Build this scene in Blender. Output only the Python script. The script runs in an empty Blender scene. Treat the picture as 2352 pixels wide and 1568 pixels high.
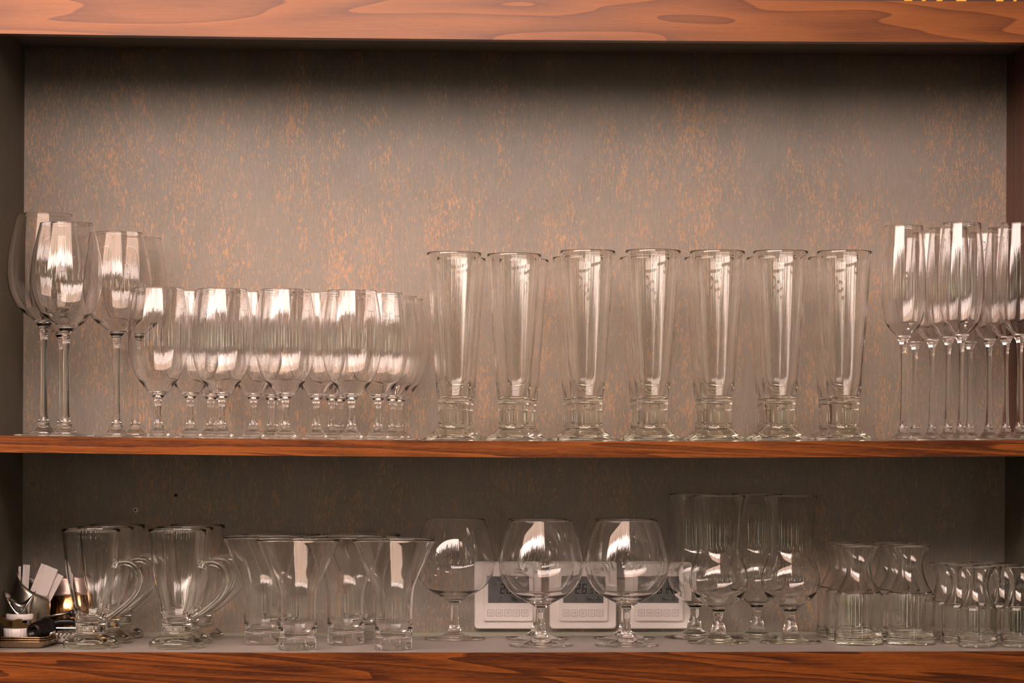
import bpy, bmesh, math, random
from math import sin, cos, pi, radians
from mathutils import Vector, Matrix
C = bpy.context.scene.collection
S = bpy.context.scene
random.seed(7)

# ---------------------------------------------------------------- camera
F = 6600.0                      # focal length in pixels of the 2352 x 1568 frame
W, H = 2352.0, 1568.0
HOR = 1003.0                    # row of the eye level
YAW = 0.033
ROLL = 0.0045
D = 3.463                       # distance of the shelf fronts
CZ = 0.2600                     # eye level above the lower shelf
cam_pos = Vector((-D * sin(YAW), -D * cos(YAW), CZ))
cd = bpy.data.cameras.new('camera')
cam = bpy.data.objects.new('camera', cd)
C.objects.link(cam)
cd.sensor_width = 36.0
cd.lens = 36.0 * F / W
cd.clip_start = 0.05
cam.location = cam_pos
cam.matrix_world = Matrix.Translation(cam_pos) @ Matrix.Rotation(-YAW, 4, 'Z') @ Matrix.Rotation(pi / 2, 4, 'X') @ Matrix.Rotation(ROLL, 4, 'Z')
cd.shift_y = (HOR - H / 2) / W
S.camera = cam

# ---------------------------------------------------------------- world, lights, exposure
S.view_settings.view_transform = 'Standard'
S.view_settings.look = 'None'
S.view_settings.gamma = 1.0
S.view_settings.use_curve_mapping = False
S.view_settings.exposure = 0.58
cy = S.cycles
cy.use_denoising = True
cy.max_bounces = 40
cy.diffuse_bounces = 4
cy.glossy_bounces = 12
cy.transmission_bounces = 40
cy.transparent_max_bounces = 64
cy.sample_clamp_indirect = 6.0
cy.caustics_reflective = False
cy.caustics_refractive = True
cy.blur_glossy = 0.05

wd = bpy.data.worlds.new('room')
S.world = wd
wd.use_nodes = True
nt = wd.node_tree
N, L = nt.nodes, nt.links
for n in list(N): N.remove(n)


def mth(nt, op, a, b=None, c=None, clamp=False):
    n = nt.nodes.new('ShaderNodeMath')
    n.operation = op
    n.use_clamp = clamp
    for i, v in enumerate((a, b, c)):
        if v is None: continue
        if isinstance(v, (int, float)): n.inputs[i].default_value = v
        else: nt.links.new(v, n.inputs[i])
    return n.outputs[0]


def ramp(nt, fac, stops, interp='LINEAR'):
    n = nt.nodes.new('ShaderNodeValToRGB')
    n.color_ramp.interpolation = interp
    el = n.color_ramp.elements
    while len(el) < len(stops): el.new(0.5)
    for e, (p, c) in zip(el, stops):
        e.position = p
        e.color = (c, c, c, 1) if isinstance(c, (int, float)) else (*c, 1)
    nt.links.new(fac, n.inputs[0])
    return n.outputs[0]


def mixc(nt, fac, a, b, mode='MIX'):
    n = nt.nodes.new('ShaderNodeMix')
    n.data_type = 'RGBA'
    n.blend_type = mode
    for s, v in ((0, fac), (6, a), (7, b)):
        if isinstance(v, (int, float)): n.inputs[s].default_value = v
        elif isinstance(v, tuple): n.inputs[s].default_value = (*v, 1)
        else: nt.links.new(v, n.inputs[s])
    return n.outputs[2]


# the dim bar room around the shelves: brown dusk with thin lit uprights in front of them
tc = N.new('ShaderNodeTexCoord')
sx = N.new('ShaderNodeSeparateXYZ')
L.new(tc.outputs['Generated'], sx.inputs[0])
az = mth(nt, 'ARCTAN2', sx.outputs[0], mth(nt, 'MULTIPLY', sx.outputs[1], -1.0))   # 0 = towards the camera side
el = sx.outputs[2]
cmb = N.new('ShaderNodeCombineXYZ')
L.new(mth(nt, 'MULTIPLY', az, 1.0), cmb.inputs[0])
L.new(mth(nt, 'MULTIPLY', el, 0.10), cmb.inputs[1])
no = N.new('ShaderNodeTexNoise')
no.inputs['Scale'].default_value = 11.0
no.inputs['Detail'].default_value = 3.0
L.new(cmb.outputs[0], no.inputs['Vector'])
stripes = ramp(nt, no.outputs[0], [(0.0, 0.0), (0.565, 0.0), (0.60, 0.4), (0.68, 1.0)])
band = mth(nt, 'MULTIPLY', ramp(nt, mth(nt, 'ADD', mth(nt, 'MULTIPLY', el, 1.0), 0.5), [(0.0, 0.0), (0.40, 0.0), (0.44, 1.0), (0.57, 1.0), (0.62, 0.0)]),
           ramp(nt, mth(nt, 'MULTIPLY_ADD', az, 0.2, 0.5), [(0.0, 0.0), (0.2, 0.25), (0.36, 1.0), (0.64, 1.0), (0.8, 0.25), (1.0, 0.0)]))
no2 = N.new('ShaderNodeTexNoise')
no2.inputs['Scale'].default_value = 5.0
L.new(cmb.outputs[0], no2.inputs['Vector'])
scol = ramp(nt, no2.outputs[0], [(0.35, (1.0, 0.72, 0.50)), (0.5, (0.95, 0.90, 0.62)), (0.66, (0.55, 0.62, 1.0))])
base = ramp(nt, mth(nt, 'MULTIPLY_ADD', el, 0.5, 0.5), [(0.0, (0.020, 0.012, 0.008)), (0.5, (0.045, 0.028, 0.018)), (0.6, (0.16, 0.108, 0.080)), (1.0, (0.30, 0.215, 0.170))])
glow = mixc(nt, mth(nt, 'MULTIPLY', mth(nt, 'MULTIPLY', stripes, band), 0.9), (0, 0, 0), scol)
tot = mixc(nt, 1.0, base, mixc(nt, 1.0, glow, (17.0, 17.0, 17.0), 'MULTIPLY'), 'ADD')
bg = N.new('ShaderNodeBackground')
L.new(tot, bg.inputs[0])
bg.inputs[1].default_value = 0.46
wo = N.new('ShaderNodeOutputWorld')
L.new(bg.outputs[0], wo.inputs[0])


def look(o, target):
    d = Vector(target) - o.location
    o.rotation_euler = d.to_track_quat('-Z', 'Y').to_euler()


def area(name, loc, target, sx_, sy_, power, col):
    ld = bpy.data.lights.new(name, 'AREA')
    ld.shape = 'RECTANGLE'
    ld.size, ld.size_y = sx_, sy_
    ld.energy = power
    ld.color = col
    o = bpy.data.objects.new(name, ld)
    o.location = loc
    look(o, target)
    C.objects.link(o)
    return o


WARM = (1.0, 0.775, 0.69)
# long white fringed lampshade hanging over the bar, left of the middle: brightest strands and ragged hem
lamp = area('fringed_bar_lamp', (-1.25, -1.50, 1.36), (-1.15, 0.0, 1.36), 3.1, 1.24, 143.0, WARM)
ln = lamp.data
ln.use_nodes = True
t = ln.node_tree
em = [n for n in t.nodes if n.type == 'EMISSION'][0]
ge = t.nodes.new('ShaderNodeNewGeometry')
sp = t.nodes.new('ShaderNodeSeparateXYZ')
t.links.new(ge.outputs['Parametric'], sp.inputs[0])
cb = t.nodes.new('ShaderNodeCombineXYZ')
t.links.new(mth(t, 'MULTIPLY', sp.outputs[0], 30.0), cb.inputs[0])
t.links.new(mth(t, 'MULTIPLY', sp.outputs[1], 1.2), cb.inputs[1])
n1 = t.nodes.new('ShaderNodeTexNoise')
n1.inputs['Scale'].default_value = 1.0
n1.inputs['Detail'].default_value = 5.0
n1.inputs['Roughness'].default_value = 0.65
t.links.new(cb.outputs[0], n1.inputs['Vector'])
strand = ramp(t, n1.outputs[0], [(0.30, 0.45), (0.5, 1.0), (0.7, 1.25)])
LAMP_NODES = (t, sp, n1, strand, em)
hem_at = mth(t, 'MULTIPLY_ADD', n1.outputs[0], 0.7, -0.27)
edge = mth(t, 'MULTIPLY', mth(t, 'SUBTRACT', sp.outputs[1], hem_at), 40.0, clamp=True)
cream = mth(t, 'MULTIPLY_ADD', mth(t, 'MULTIPLY', mth(t, 'SUBTRACT', sp.outputs[1], mth(t, 'MULTIPLY_ADD', n1.outputs[0], 0.6, 0.10)), 30.0, clamp=True), -0.62, 1.0)
tint = mixc(t, mth(t, 'MULTIPLY', mth(t, 'SUBTRACT', 1.0, cream), 1.2, clamp=True), (1.0, 1.0, 1.0), (1.0, 0.78, 0.60))
t.links.new(tint, em.inputs['Color'])
t.links.new(mth(t, 'MULTIPLY', mth(t, 'MULTIPLY', strand, cream), mth(t, 'MULTIPLY_ADD', edge, 0.97, 0.03)), em.inputs['Strength'])
# small point lights added further back in the room for sparkles in the glass
for i, (x, y, z, e, c) in enumerate([(-0.9, -3.9, 2.1, 4.0, (0.75, 0.85, 1.0)), (0.5, -3.6, 2.2, 4.0, (1.0, 0.85, 0.7)), (1.5, -3.0, 1.9, 4.0, (0.8, 0.88, 1.0)), (0.1, -4.3, 1.6, 3.0, (0.7, 0.78, 1.0))]):
    ld = bpy.data.lights.new('sparkle_light', 'POINT')
    ld.energy = e
    ld.color = c
    ld.shadow_soft_size = 0.025
    o = bpy.data.objects.new('sparkle_light', ld)
    o.location = (x, y, z)
    C.objects.link(o)


# ---------------------------------------------------------------- image <-> place
def px(u, v, y):
    """point of the plane at depth y (0 = shelf fronts) seen at pixel (u, v)"""
    a, b = u - W / 2, -(v - H / 2)
    a, b = a * cos(ROLL) - b * sin(ROLL), a * sin(ROLL) + b * cos(ROLL)
    b = b + (HOR - H / 2)
    dx, dz = a / F, b / F
    d = Vector((cos(YAW) * dx + sin(YAW), cos(YAW) - sin(YAW) * dx, dz))
    t_ = (y - cam_pos.y) / d.y
    return cam_pos + d * t_


def interp(pts, x):
    if x <= pts[0][0]: i = 0
    else:
        i = len(pts) - 2
        for k in range(len(pts) - 1):
            if x <= pts[k + 1][0]:
                i = k
                break
    (x0, z0), (x1, z1) = pts[i], pts[i + 1]
    return z0 + (z1 - z0) * (x - x0) / (x1 - x0)


def line(pix, y):
    return [(p.x, p.z) for p in (px(u, v, y) for u, v in pix)]


DEP = 0.297
BEAM = line([(0, 77), (588, 85.3), (1176, 91.2), (1764, 95), (2352, 97.5)], 0.0)
MID = line([(0, 1000.5), (240, 1004.8), (600, 1009), (950, 1012), (1300, 1014), (1700, 1014.2), (2100, 1012.4), (2352, 1011)], 0.0)
MIDB = line([(0, 1038.5), (600, 1046), (1200, 1050.5), (1700, 1050.5), (2150, 1048), (2352, 1047.5)], 0.0)
LOW = line([(0, 1498), (588, 1499.3), (1176, 1499), (1764, 1497.5), (2352, 1496)], 0.0)
CEIL = line([(60, 108), (1176, 121), (2312, 129)], DEP)
XL = px(53, 700, DEP).x
XR = px(2309, 700, DEP).x
mid_z = lambda x: interp(MID, x)
low_z = lambda x: interp(LOW, x)


# ---------------------------------------------------------------- materials
def newmat(name):
    m = bpy.data.materials.new(name)
    m.use_nodes = True
    nt = m.node_tree
    return m, nt, nt.nodes['Principled BSDF']


def simple(name, col, rough=0.5, metal=0.0, spec=0.5):
    m, nt, p = newmat(name)
    p.inputs['Base Color'].default_value = (*col, 1)
    p.inputs['Roughness'].default_value = rough
    p.inputs['Metallic'].default_value = metal
    p.inputs['Specular IOR Level'].default_value = spec
    no = nt.nodes.new('ShaderNodeTexNoise')
    no.inputs['Scale'].default_value = 260.0
    tc = nt.nodes.new('ShaderNodeTexCoord')
    nt.links.new(tc.outputs['Object'], no.inputs['Vector'])
    nt.links.new(mth(nt, 'MULTIPLY_ADD', no.outputs[0], 0.12, rough - 0.06, clamp=True), p.inputs['Roughness'])
    return m


def coords(nt, scale, off=(0, 0, 0)):
    tc = nt.nodes.new('ShaderNodeTexCoord')
    mp = nt.nodes.new('ShaderNodeMapping')
    mp.inputs['Scale'].default_value = scale
    mp.inputs['Location'].default_value = off
    nt.links.new(tc.outputs['Object'], mp.inputs[0])
    return mp.outputs[0]


def noise(nt, vec, scale=1.0, detail=2.0, rough=0.5, dist=0.0):
    n = nt.nodes.new('ShaderNodeTexNoise')
    n.inputs['Scale'].default_value = scale
    n.inputs['Detail'].default_value = detail
    n.inputs['Roughness'].default_value = rough
    n.inputs['Distortion'].default_value = dist
    nt.links.new(vec, n.inputs['Vector'])
    return n.outputs[0]


def wood(name, light, dark, contour, stretch, k, off, fine=0.35, rough=0.42, linew=0.5, spec=0.18, slope=0.0):
    m, nt, p = newmat(name)
    tcn = nt.nodes.new('ShaderNodeTexCoord')
    sep = nt.nodes.new('ShaderNodeSeparateXYZ')
    nt.links.new(tcn.outputs['Object'], sep.inputs[0])
    com = nt.nodes.new('ShaderNodeCombineXYZ')
    nt.links.new(mth(nt, 'MULTIPLY_ADD', sep.outputs[0], stretch[0], off[0]), com.inputs[0])
    nt.links.new(mth(nt, 'MULTIPLY_ADD', mth(nt, 'MULTIPLY_ADD', sep.outputs[0], slope, sep.outputs[2]), stretch[2], off[2]), com.inputs[2])
    f = noise(nt, com.outputs[0], 1.0, 2.0, 0.45, 0.25)
    rings = mth(nt, 'FRACT', mth(nt, 'MULTIPLY', f, k))
    lines = ramp(nt, rings, [(0.0, 0.15), (linew, 0.45), (0.90, 0.85), (0.965, 1.0), (1.0, 0.15)])
    g = noise(nt, coords(nt, (14, 60, 520)), 1.0, 4.0, 0.65)
    g2 = noise(nt, coords(nt, (90, 200, 2000)), 1.0, 2.0, 0.6)
    gg = mth(nt, 'MULTIPLY_ADD', g2, 0.4, mth(nt, 'MULTIPLY', g, 0.6))
    gr = ramp(nt, gg, [(0.36, 1.0), (0.62, 0.0)])
    tone = noise(nt, coords(nt, (5, 5, 30), (3, 0, 1)), 1.0, 2.0)
    fac = mth(nt, 'MULTIPLY_ADD', lines, contour, mth(nt, 'MULTIPLY', gr, fine))
    fac = mth(nt, 'MULTIPLY_ADD', mth(nt, 'SUBTRACT', tone, 0.5), 0.5, fac, clamp=True)
    nt.links.new(mixc(nt, fac, light, dark), p.inputs['Base Color'])
    p.inputs['Roughness'].default_value = rough
    p.inputs['Specular IOR Level'].default_value = spec
    b = nt.nodes.new('ShaderNodeBump')
    b.inputs['Strength'].default_value = 0.12
    b.inputs['Distance'].default_value = 0.001
    nt.links.new(gg, b.inputs['Height'])
    nt.links.new(b.outputs[0], p.inputs['Normal'])
    return m


M_beam = wood('walnut_beam', (0.300, 0.103, 0.026), (0.110, 0.036, 0.014), 0.78, (1.8, 1.0, 15.0), 8.0, (0.4, 0, 0.3), 0.30, spec=0.26, rough=0.33)
M_edge = wood('walnut_edge', (0.37, 0.110, 0.016), (0.065, 0.017, 0.005), 0.70, (1.2, 1.0, 60.0), 6.0, (1.4, 0, 5.1), 0.55, linew=0.4, slope=0.04)
M_front = wood('walnut_front', (0.33, 0.092, 0.013), (0.060, 0.016, 0.005), 0.78, (1.2, 1.0, 36.0), 8.0, (7.4, 0, 2.6), 0.55, linew=0.4, slope=0.075)
M_dwood = simple('dark_red_wood', (0.070, 0.020, 0.010), 0.4)
nt = M_dwood.node_tree
f = noise(nt, coords(nt, (160, 160, 2.0)), 1.0, 3.0)
nt.links.new(mixc(nt, ramp(nt, f, [(0.35, 0.0), (0.65, 1.0)]), (0.035, 0.010, 0.006), (0.12, 0.036, 0.014)), nt.nodes['Principled BSDF'].inputs['Base Color'])


def scuffed(name, base1, base2, rust, amount, bump=0.25):
    m, nt, p = newmat(name)
    grain = noise(nt, coords(nt, (900, 900, 60)), 1.0, 3.0, 0.6)
    blot = noise(nt, coords(nt, (7, 7, 5)), 1.0, 3.0, 0.6)
    cl = mixc(nt, ramp(nt, blot, [(0.35, 0.0), (0.65, 1.0)]), base1, base2)
    cl = mixc(nt, 1.0, cl, ramp(nt, grain, [(0.25, 0.86), (0.75, 1.12)]), 'MULTIPLY')
    # worn flakes that show the orange board under the grey paint, in upright swarms
    swarm = noise(nt, coords(nt, (18, 18, 5.0), (2.3, 0, 0.7)), 1.0, 3.0, 0.6)
    swarm2 = noise(nt, coords(nt, (70, 70, 22), (1.0, 0, 4.0)), 1.0, 2.0, 0.6)
    fl = noise(nt, coords(nt, (520, 520, 130)), 1.0, 4.0, 0.66, 0.8)
    fl2 = noise(nt, coords(nt, (1100, 1100, 150), (5, 0, 5)), 1.0, 2.0, 0.6)
    a = mth(nt, 'MULTIPLY_ADD', swarm, 0.26, mth(nt, 'MULTIPLY', swarm2, 0.20))
    a = mth(nt, 'MULTIPLY_ADD', fl, 0.80, a)
    a = mth(nt, 'MULTIPLY_ADD', fl2, 0.43, a)
    mask = ramp(nt, mth(nt, 'MULTIPLY', a, 0.5), [(amount, 0.0), (amount + 0.02, 1.0)])
    rc = mixc(nt, noise(nt, coords(nt, (70, 70, 30)), 1.0, 2.0), rust, tuple(min(1, c * 1.5) for c in rust))
    cl = mixc(nt, mth(nt, 'MULTIPLY', mask, 0.72), cl, rc)
    nt.links.new(cl, p.inputs['Base Color'])
    p.inputs['Roughness'].default_value = 0.55
    p.inputs['Specular IOR Level'].default_value = 0.3
    b = nt.nodes.new('ShaderNodeBump')
    b.inputs['Strength'].default_value = bump
    b.inputs['Distance'].default_value = 0.0006
    nt.links.new(mth(nt, 'MULTIPLY_ADD', mask, 0.8, grain), b.inputs['Height'])
    nt.links.new(b.outputs[0], p.inputs['Normal'])
    return m


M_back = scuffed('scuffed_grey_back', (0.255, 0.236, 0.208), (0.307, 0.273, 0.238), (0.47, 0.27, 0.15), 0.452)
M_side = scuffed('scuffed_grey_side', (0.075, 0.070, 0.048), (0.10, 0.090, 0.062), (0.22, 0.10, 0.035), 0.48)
M_shelf = scuffed('grey_shelf_top', (0.35, 0.325, 0.30), (0.40, 0.37, 0.34), (0.40, 0.34, 0.30), 0.56, 0.1)
M_shelf.node_tree.nodes['Principled BSDF'].inputs['Roughness'].default_value = 0.42
M_under = simple('dark_underside', (0.10, 0.085, 0.060), 0.6)


def solid_glass(name, col, ior=1.5):
    m = bpy.data.materials.new(name)
    m.use_nodes = True
    nt = m.node_tree
    for n in list(nt.nodes): nt.nodes.remove(n)
    g = nt.nodes.new('ShaderNodeBsdfGlass')
    g.inputs['IOR'].default_value = ior
    g.inputs['Roughness'].default_value = 0.0
    f = noise(nt, coords(nt, (40, 40, 40)), 1.0, 1.0)
    nt.links.new(mixc(nt, f, col, tuple(min(1.0, c * 1.01) for c in col)), g.inputs['Color'])
    out = nt.nodes.new('ShaderNodeOutputMaterial')
    nt.links.new(g.outputs[0], out.inputs[0])
    return m


G_thin = solid_glass('thin_clear_glass', (0.998, 0.995, 0.992))
G_body = solid_glass('pressed_clear_glass', (0.995, 0.992, 0.985))
G_solid = solid_glass('clear_crystal', (0.985, 0.98, 0.97))
G_green = solid_glass('pressed_glass_base', (0.975, 0.973, 0.95))

M_white = simple('white_plastic', (0.93, 0.87, 0.84), 0.38)
M_white2 = simple('white_button', (0.85, 0.79, 0.77), 0.35)
M_line = simple('button_outline', (0.36, 0.31, 0.30), 0.5)
M_lcd = simple('grey_display', (0.15, 0.148, 0.150), 0.22)
M_ink = simple('display_segments', (0.006, 0.006, 0.008), 0.4)
M_inkf = simple('faint_symbols', (0.045, 0.045, 0.048), 0.4)
M_logo = simple('grey_print', (0.20, 0.17, 0.18), 0.5)
M_steel = simple('polished_steel', (0.62, 0.58, 0.55), 0.10, 1.0)
M_brush = simple('brushed_steel', (0.42, 0.38, 0.33), 0.30, 1.0)
M_gold = simple('bronze_tray', (0.55, 0.40, 0.25), 0.28, 1.0)
M_brass = simple('brass', (0.50, 0.27, 0.12), 0.14, 1.0)
M_lid = simple('pale_copper_lid', (0.60, 0.45, 0.40), 0.38, 0.7)
M_black = simple('black_rubber', (0.008, 0.006, 0.006), 0.32, 0.0, 0.35)
M_paper = simple('white_paper', (0.78, 0.70, 0.66), 0.7)
M_cer = simple('white_ceramic', (0.80, 0.74, 0.72), 0.3)
M_yel = simple('yellow_stripe', (0.75, 0.42, 0.04), 0.5)
M_dbr = simple('dark_brown_board', (0.045, 0.018, 0.014), 0.5)
M_hole = simple('dark_hole', (0.01, 0.005, 0.004), 0.6)
M_glstrip = simple('pale_green_strip', (0.36, 0.355, 0.29), 0.25)


# ---------------------------------------------------------------- object helpers
def mesh_obj(name, bm, mat, parent=None, loc=None, smooth=True):
    me = bpy.data.meshes.new(name)
    bm.normal_update()
    bm.to_mesh(me)
    bm.free()
    if smooth:
        for p in me.polygons: p.use_smooth = True
    o = bpy.data.objects.new(name, me)
    for m in (mat if isinstance(mat, (list, tuple)) else [mat]): me.materials.append(m)
    C.objects.link(o)
    if parent is not None: o.parent = parent
    if loc is not None: o.location = loc
    return o


def tag(o, label, cat, group=None):
    o['label'] = label
    o['category'] = cat
    if group: o['group'] = group
    return o


def thing(name, label, cat, loc=(0, 0, 0), rz=0.0, group=None):
    o = bpy.data.objects.new(name, None)
    o.empty_display_size = 0.02
    C.objects.link(o)
    o.location = loc
    o.rotation_euler = (0, 0, rz)
    return tag(o, label, cat, group)


def kids(o):
    return [c for c in ALLOBJ() if c.parent == o]


def ALLOBJ():
    return list(C.objects)


def dup(root, loc, rz, label, group, sc):
    r = root.copy()
    C.objects.link(r)
    r.location = loc
    r.rotation_euler = (0, 0, rz)
    r.scale = (sc, sc, sc)
    r['label'] = label
    r['group'] = group
    for ch in kids(root):
        c = ch.copy()
        C.objects.link(c)
        c.parent = r
        for g in kids(ch):
            d = g.copy()
            C.objects.link(d)
            d.parent = c
    return r


def box(bm, x0, x1, y0, y1, z0, z1, bev=0.0):
    vs = [bm.verts.new(p) for p in ((x0, y0, z0), (x1, y0, z0), (x1, y1, z0), (x0, y1, z0), (x0, y0, z1), (x1, y0, z1), (x1, y1, z1), (x0, y1, z1))]
    fs = [bm.faces.new([vs[i] for i in q]) for q in ((0, 3, 2, 1), (4, 5, 6, 7), (0, 1, 5, 4), (1, 2, 6, 5), (2, 3, 7, 6), (3, 0, 4, 7))]
    if bev > 0:
        es = list({e for f_ in fs for e in f_.edges})
        bmesh.ops.bevel(bm, geom=es, offset=bev, segments=2, affect='EDGES', profile=0.5)
    return fs


def catmull(pts, n=6):
    out = []
    P = [pts[0]] + list(pts) + [pts[-1]]
    for i in range(1, len(P) - 2):
        p0, p1, p2, p3 = P[i - 1], P[i], P[i + 1], P[i + 2]
        for k in range(n):
            t_ = k / n
            q = []
            for a, b, c, d in zip(p0, p1, p2, p3):
                q.append(0.5 * (2 * b + (c - a) * t_ + (2 * a - 5 * b + 4 * c - d) * t_ ** 2 + (3 * b - a - 3 * c + d) * t_ ** 3))
            out.append(tuple(q))
    out.append(tuple(pts[-1]))
    return out


def lathe(bm, prof, seg=56, closed=False, phase=0.0, wave=None):
    """turn a list of (radius, height); radius 0 ends become poles"""
    rings = []
    for r, z in prof:
        if r < 1e-6:
            rings.append([bm.verts.new((0, 0, z))])
        else:
            rr = []
            for k in range(seg):
                a = 2 * pi * k / seg + phase
                q = r if wave is None else wave(r, z, a)
                rr.append(bm.verts.new((q * cos(a), q * sin(a), z)))
            rings.append(rr)
    pairs = list(zip(rings[:-1], rings[1:]))
    if closed: pairs.append((rings[-1], rings[0]))
    for a, b in pairs:
        if len(a) == 1 and len(b) == 1: continue
        for k in range(seg):
            j = (k + 1) % seg
            if len(a) == 1: bm.faces.new((a[0], b[j], b[k]))
            elif len(b) == 1: bm.faces.new((a[k], a[j], b[0]))
            else: bm.faces.new((a[k], a[j], b[j], b[k]))
    return rings


def shell_prof(outer, t_wall, z_in, t_rim=None):
    """closed wall: outer profile from bottom up, rounded rim, inner profile back down to a pole at z_in"""
    t_rim = t_rim or t_wall
    ztop = outer[-1][1]
    n = len(outer)
    inner = []
    for i, (r, z) in enumerate(outer):
        if z <= z_in + 0.0005: continue
        q = (z - z_in) / max(1e-6, ztop - z_in)
        th = t_wall + (t_rim - t_wall) * q
        if q < 0.12: th = th + (0.12 - q) * r * 1.5
        inner.append((max(0.0008, r - th), z))
    rr, zz = outer[-1]
    tip = [(rr - t_rim * 0.12, zz + t_rim * 0.30), (rr - t_rim * 0.5, zz + t_rim * 0.45), (rr - t_rim * 0.88, zz + t_rim * 0.30)]
    return list(outer) + tip + inner[::-1] + [(inner[0][0] * 0.5, z_in + 0.0002), (0.0, z_in)]


def add_shell(name, outer, t_wall, z_in, mat, parent, t_rim=None, seg=64):
    bm = bmesh.new()
    p = shell_prof(outer, t_wall, z_in, t_rim)
    if p[0][0] > 1e-6: p = [(0.0, p[0][1])] + p
    lathe(bm, p, seg)
    bmesh.ops.recalc_face_normals(bm, faces=bm.faces)
    return mesh_obj(name, bm, mat, parent)


def add_turn(name, prof, mat, parent, seg=48, wave=None, loc=None):
    bm = bmesh.new()
    p = list(prof)
    if p[0][0] > 1e-6: p = [(0.0, p[0][1])] + p
    if p[-1][0] > 1e-6: p = p + [(0.0, p[-1][1])]
    lathe(bm, p, seg, wave=wave)
    bmesh.ops.recalc_face_normals(bm, faces=bm.faces)
    return mesh_obj(name, bm, mat, parent, loc)


def tube(bm, pts, rad, seg=14, caps=True, flat=1.0):
    """tube along a 3-D path; rad is a number or a list; flat squeezes the section across"""
    pts = [Vector(p) for p in pts]
    n = len(pts)
    R = rad if isinstance(rad, (list, tuple)) else [rad] * n
    rings = []
    up = None
    for i, p in enumerate(pts):
        tg = (pts[min(n - 1, i + 1)] - pts[max(0, i - 1)]).normalized()
        if up is None:
            a = Vector((0, 1, 0)) if abs(tg.y) < 0.9 else Vector((0, 0, 1))
            up = (a - tg * a.dot(tg)).normalized()
        else:
            up = (up - tg * up.dot(tg)).normalized()
        sd = tg.cross(up)
        rings.append([bm.verts.new(p + (up * cos(2 * pi * k / seg) * flat + sd * sin(2 * pi * k / seg)) * R[i]) for k in range(seg)])
    for a, b in zip(rings[:-1], rings[1:]):
        for k in range(seg):
            j = (k + 1) % seg
            bm.faces.new((a[k], a[j], b[j], b[k]))
    if caps:
        bm.faces.new(rings[0][::-1])
        bm.faces.new(rings[-1])
    bmesh.ops.recalc_face_normals(bm, faces=bm.faces)


def board(bm, top, bot, y0, y1, n=36, x0=None, x1=None):
    """a long board whose upper and lower faces follow the sagging lines top(x), bot(x)"""
    x0 = XL if x0 is None else x0
    x1 = XR if x1 is None else x1
    sec = []
    for i in range(n + 1):
        x = x0 + (x1 - x0) * i / n
        sec.append([bm.verts.new(p) for p in ((x, y0, bot(x)), (x, y1, bot(x)), (x, y1, top(x)), (x, y0, top(x)))])
    for a, b in zip(sec[:-1], sec[1:]):
        for k in range(4):
            j = (k + 1) % 4
            bm.faces.new((a[k], a[j], b[j], b[k]))
    bm.faces.new(sec[0][::-1])
    bm.faces.new(sec[-1])
    bmesh.ops.recalc_face_normals(bm, faces=bm.faces)


# ---------------------------------------------------------------- the shelving
unit = thing('shelving_unit', 'built-in walnut shelving with two glassware shelves and a scuffed grey back', 'shelving', (0, 0, 0))
bm = bmesh.new()
box(bm, XL - 0.01, XR + 0.01, DEP, DEP + 0.016, -0.10, 0.80)
mesh_obj('back_panel', bm, M_back, unit, smooth=False)
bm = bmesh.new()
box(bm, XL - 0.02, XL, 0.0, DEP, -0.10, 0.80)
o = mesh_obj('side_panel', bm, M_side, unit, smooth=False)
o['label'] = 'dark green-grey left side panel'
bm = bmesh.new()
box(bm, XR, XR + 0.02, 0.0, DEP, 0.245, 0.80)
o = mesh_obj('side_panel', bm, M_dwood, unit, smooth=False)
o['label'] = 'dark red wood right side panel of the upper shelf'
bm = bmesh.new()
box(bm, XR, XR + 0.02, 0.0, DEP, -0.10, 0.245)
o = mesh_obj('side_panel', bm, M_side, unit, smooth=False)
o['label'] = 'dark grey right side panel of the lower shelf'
beam_b = lambda x: interp(BEAM, x)
beam_t = lambda x: interp(BEAM, x) + 0.0497
bm = bmesh.new()
board(bm, beam_t, beam_b, 0.0, 0.020, x0=XL - 0.02, x1=XR + 0.02)
mesh_obj('front_beam', bm, M_beam, unit, smooth=False)
bm = bmesh.new()
board(bm, lambda x: interp(CEIL, x) + 0.018, lambda x: interp(CEIL, x), 0.020, DEP)
mesh_obj('top_board', bm, M_under, unit, smooth=False)


def shelf(top, bot, edge_mat, thick_edge):
    bm = bmesh.new()
    board(bm, top, lambda x: top(x) - 0.0195, 0.004, DEP)
    s = mesh_obj('shelf', bm, M_shelf, unit, smooth=False)
    bm = bmesh.new()
    board(bm, lambda x: top(x) + 0.0003, bot, 0.0, 0.004)
    mesh_obj('edge_band', bm, edge_mat, s, smooth=False)
    return s


shelf(mid_z, lambda x: interp(MIDB, x), M_edge, 0.02)
shelf(low_z, lambda x: low_z(x) - 0.0195, M_front, 0.06)
bm = bmesh.new()
board(bm, lambda x: low_z(x) - 0.0195, lambda x: -0.10, 0.0, 0.018, x0=XL - 0.02, x1=XR + 0.02)
mesh_obj('front_board', bm, M_front, unit, smooth=False)
bm = bmesh.new()
board(bm, lambda x: low_z(x) + 0.0048, lambda x: low_z(x), DEP - 0.006, DEP)
mesh_obj('cove_strip', bm, M_glstrip, unit, smooth=False)

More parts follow.
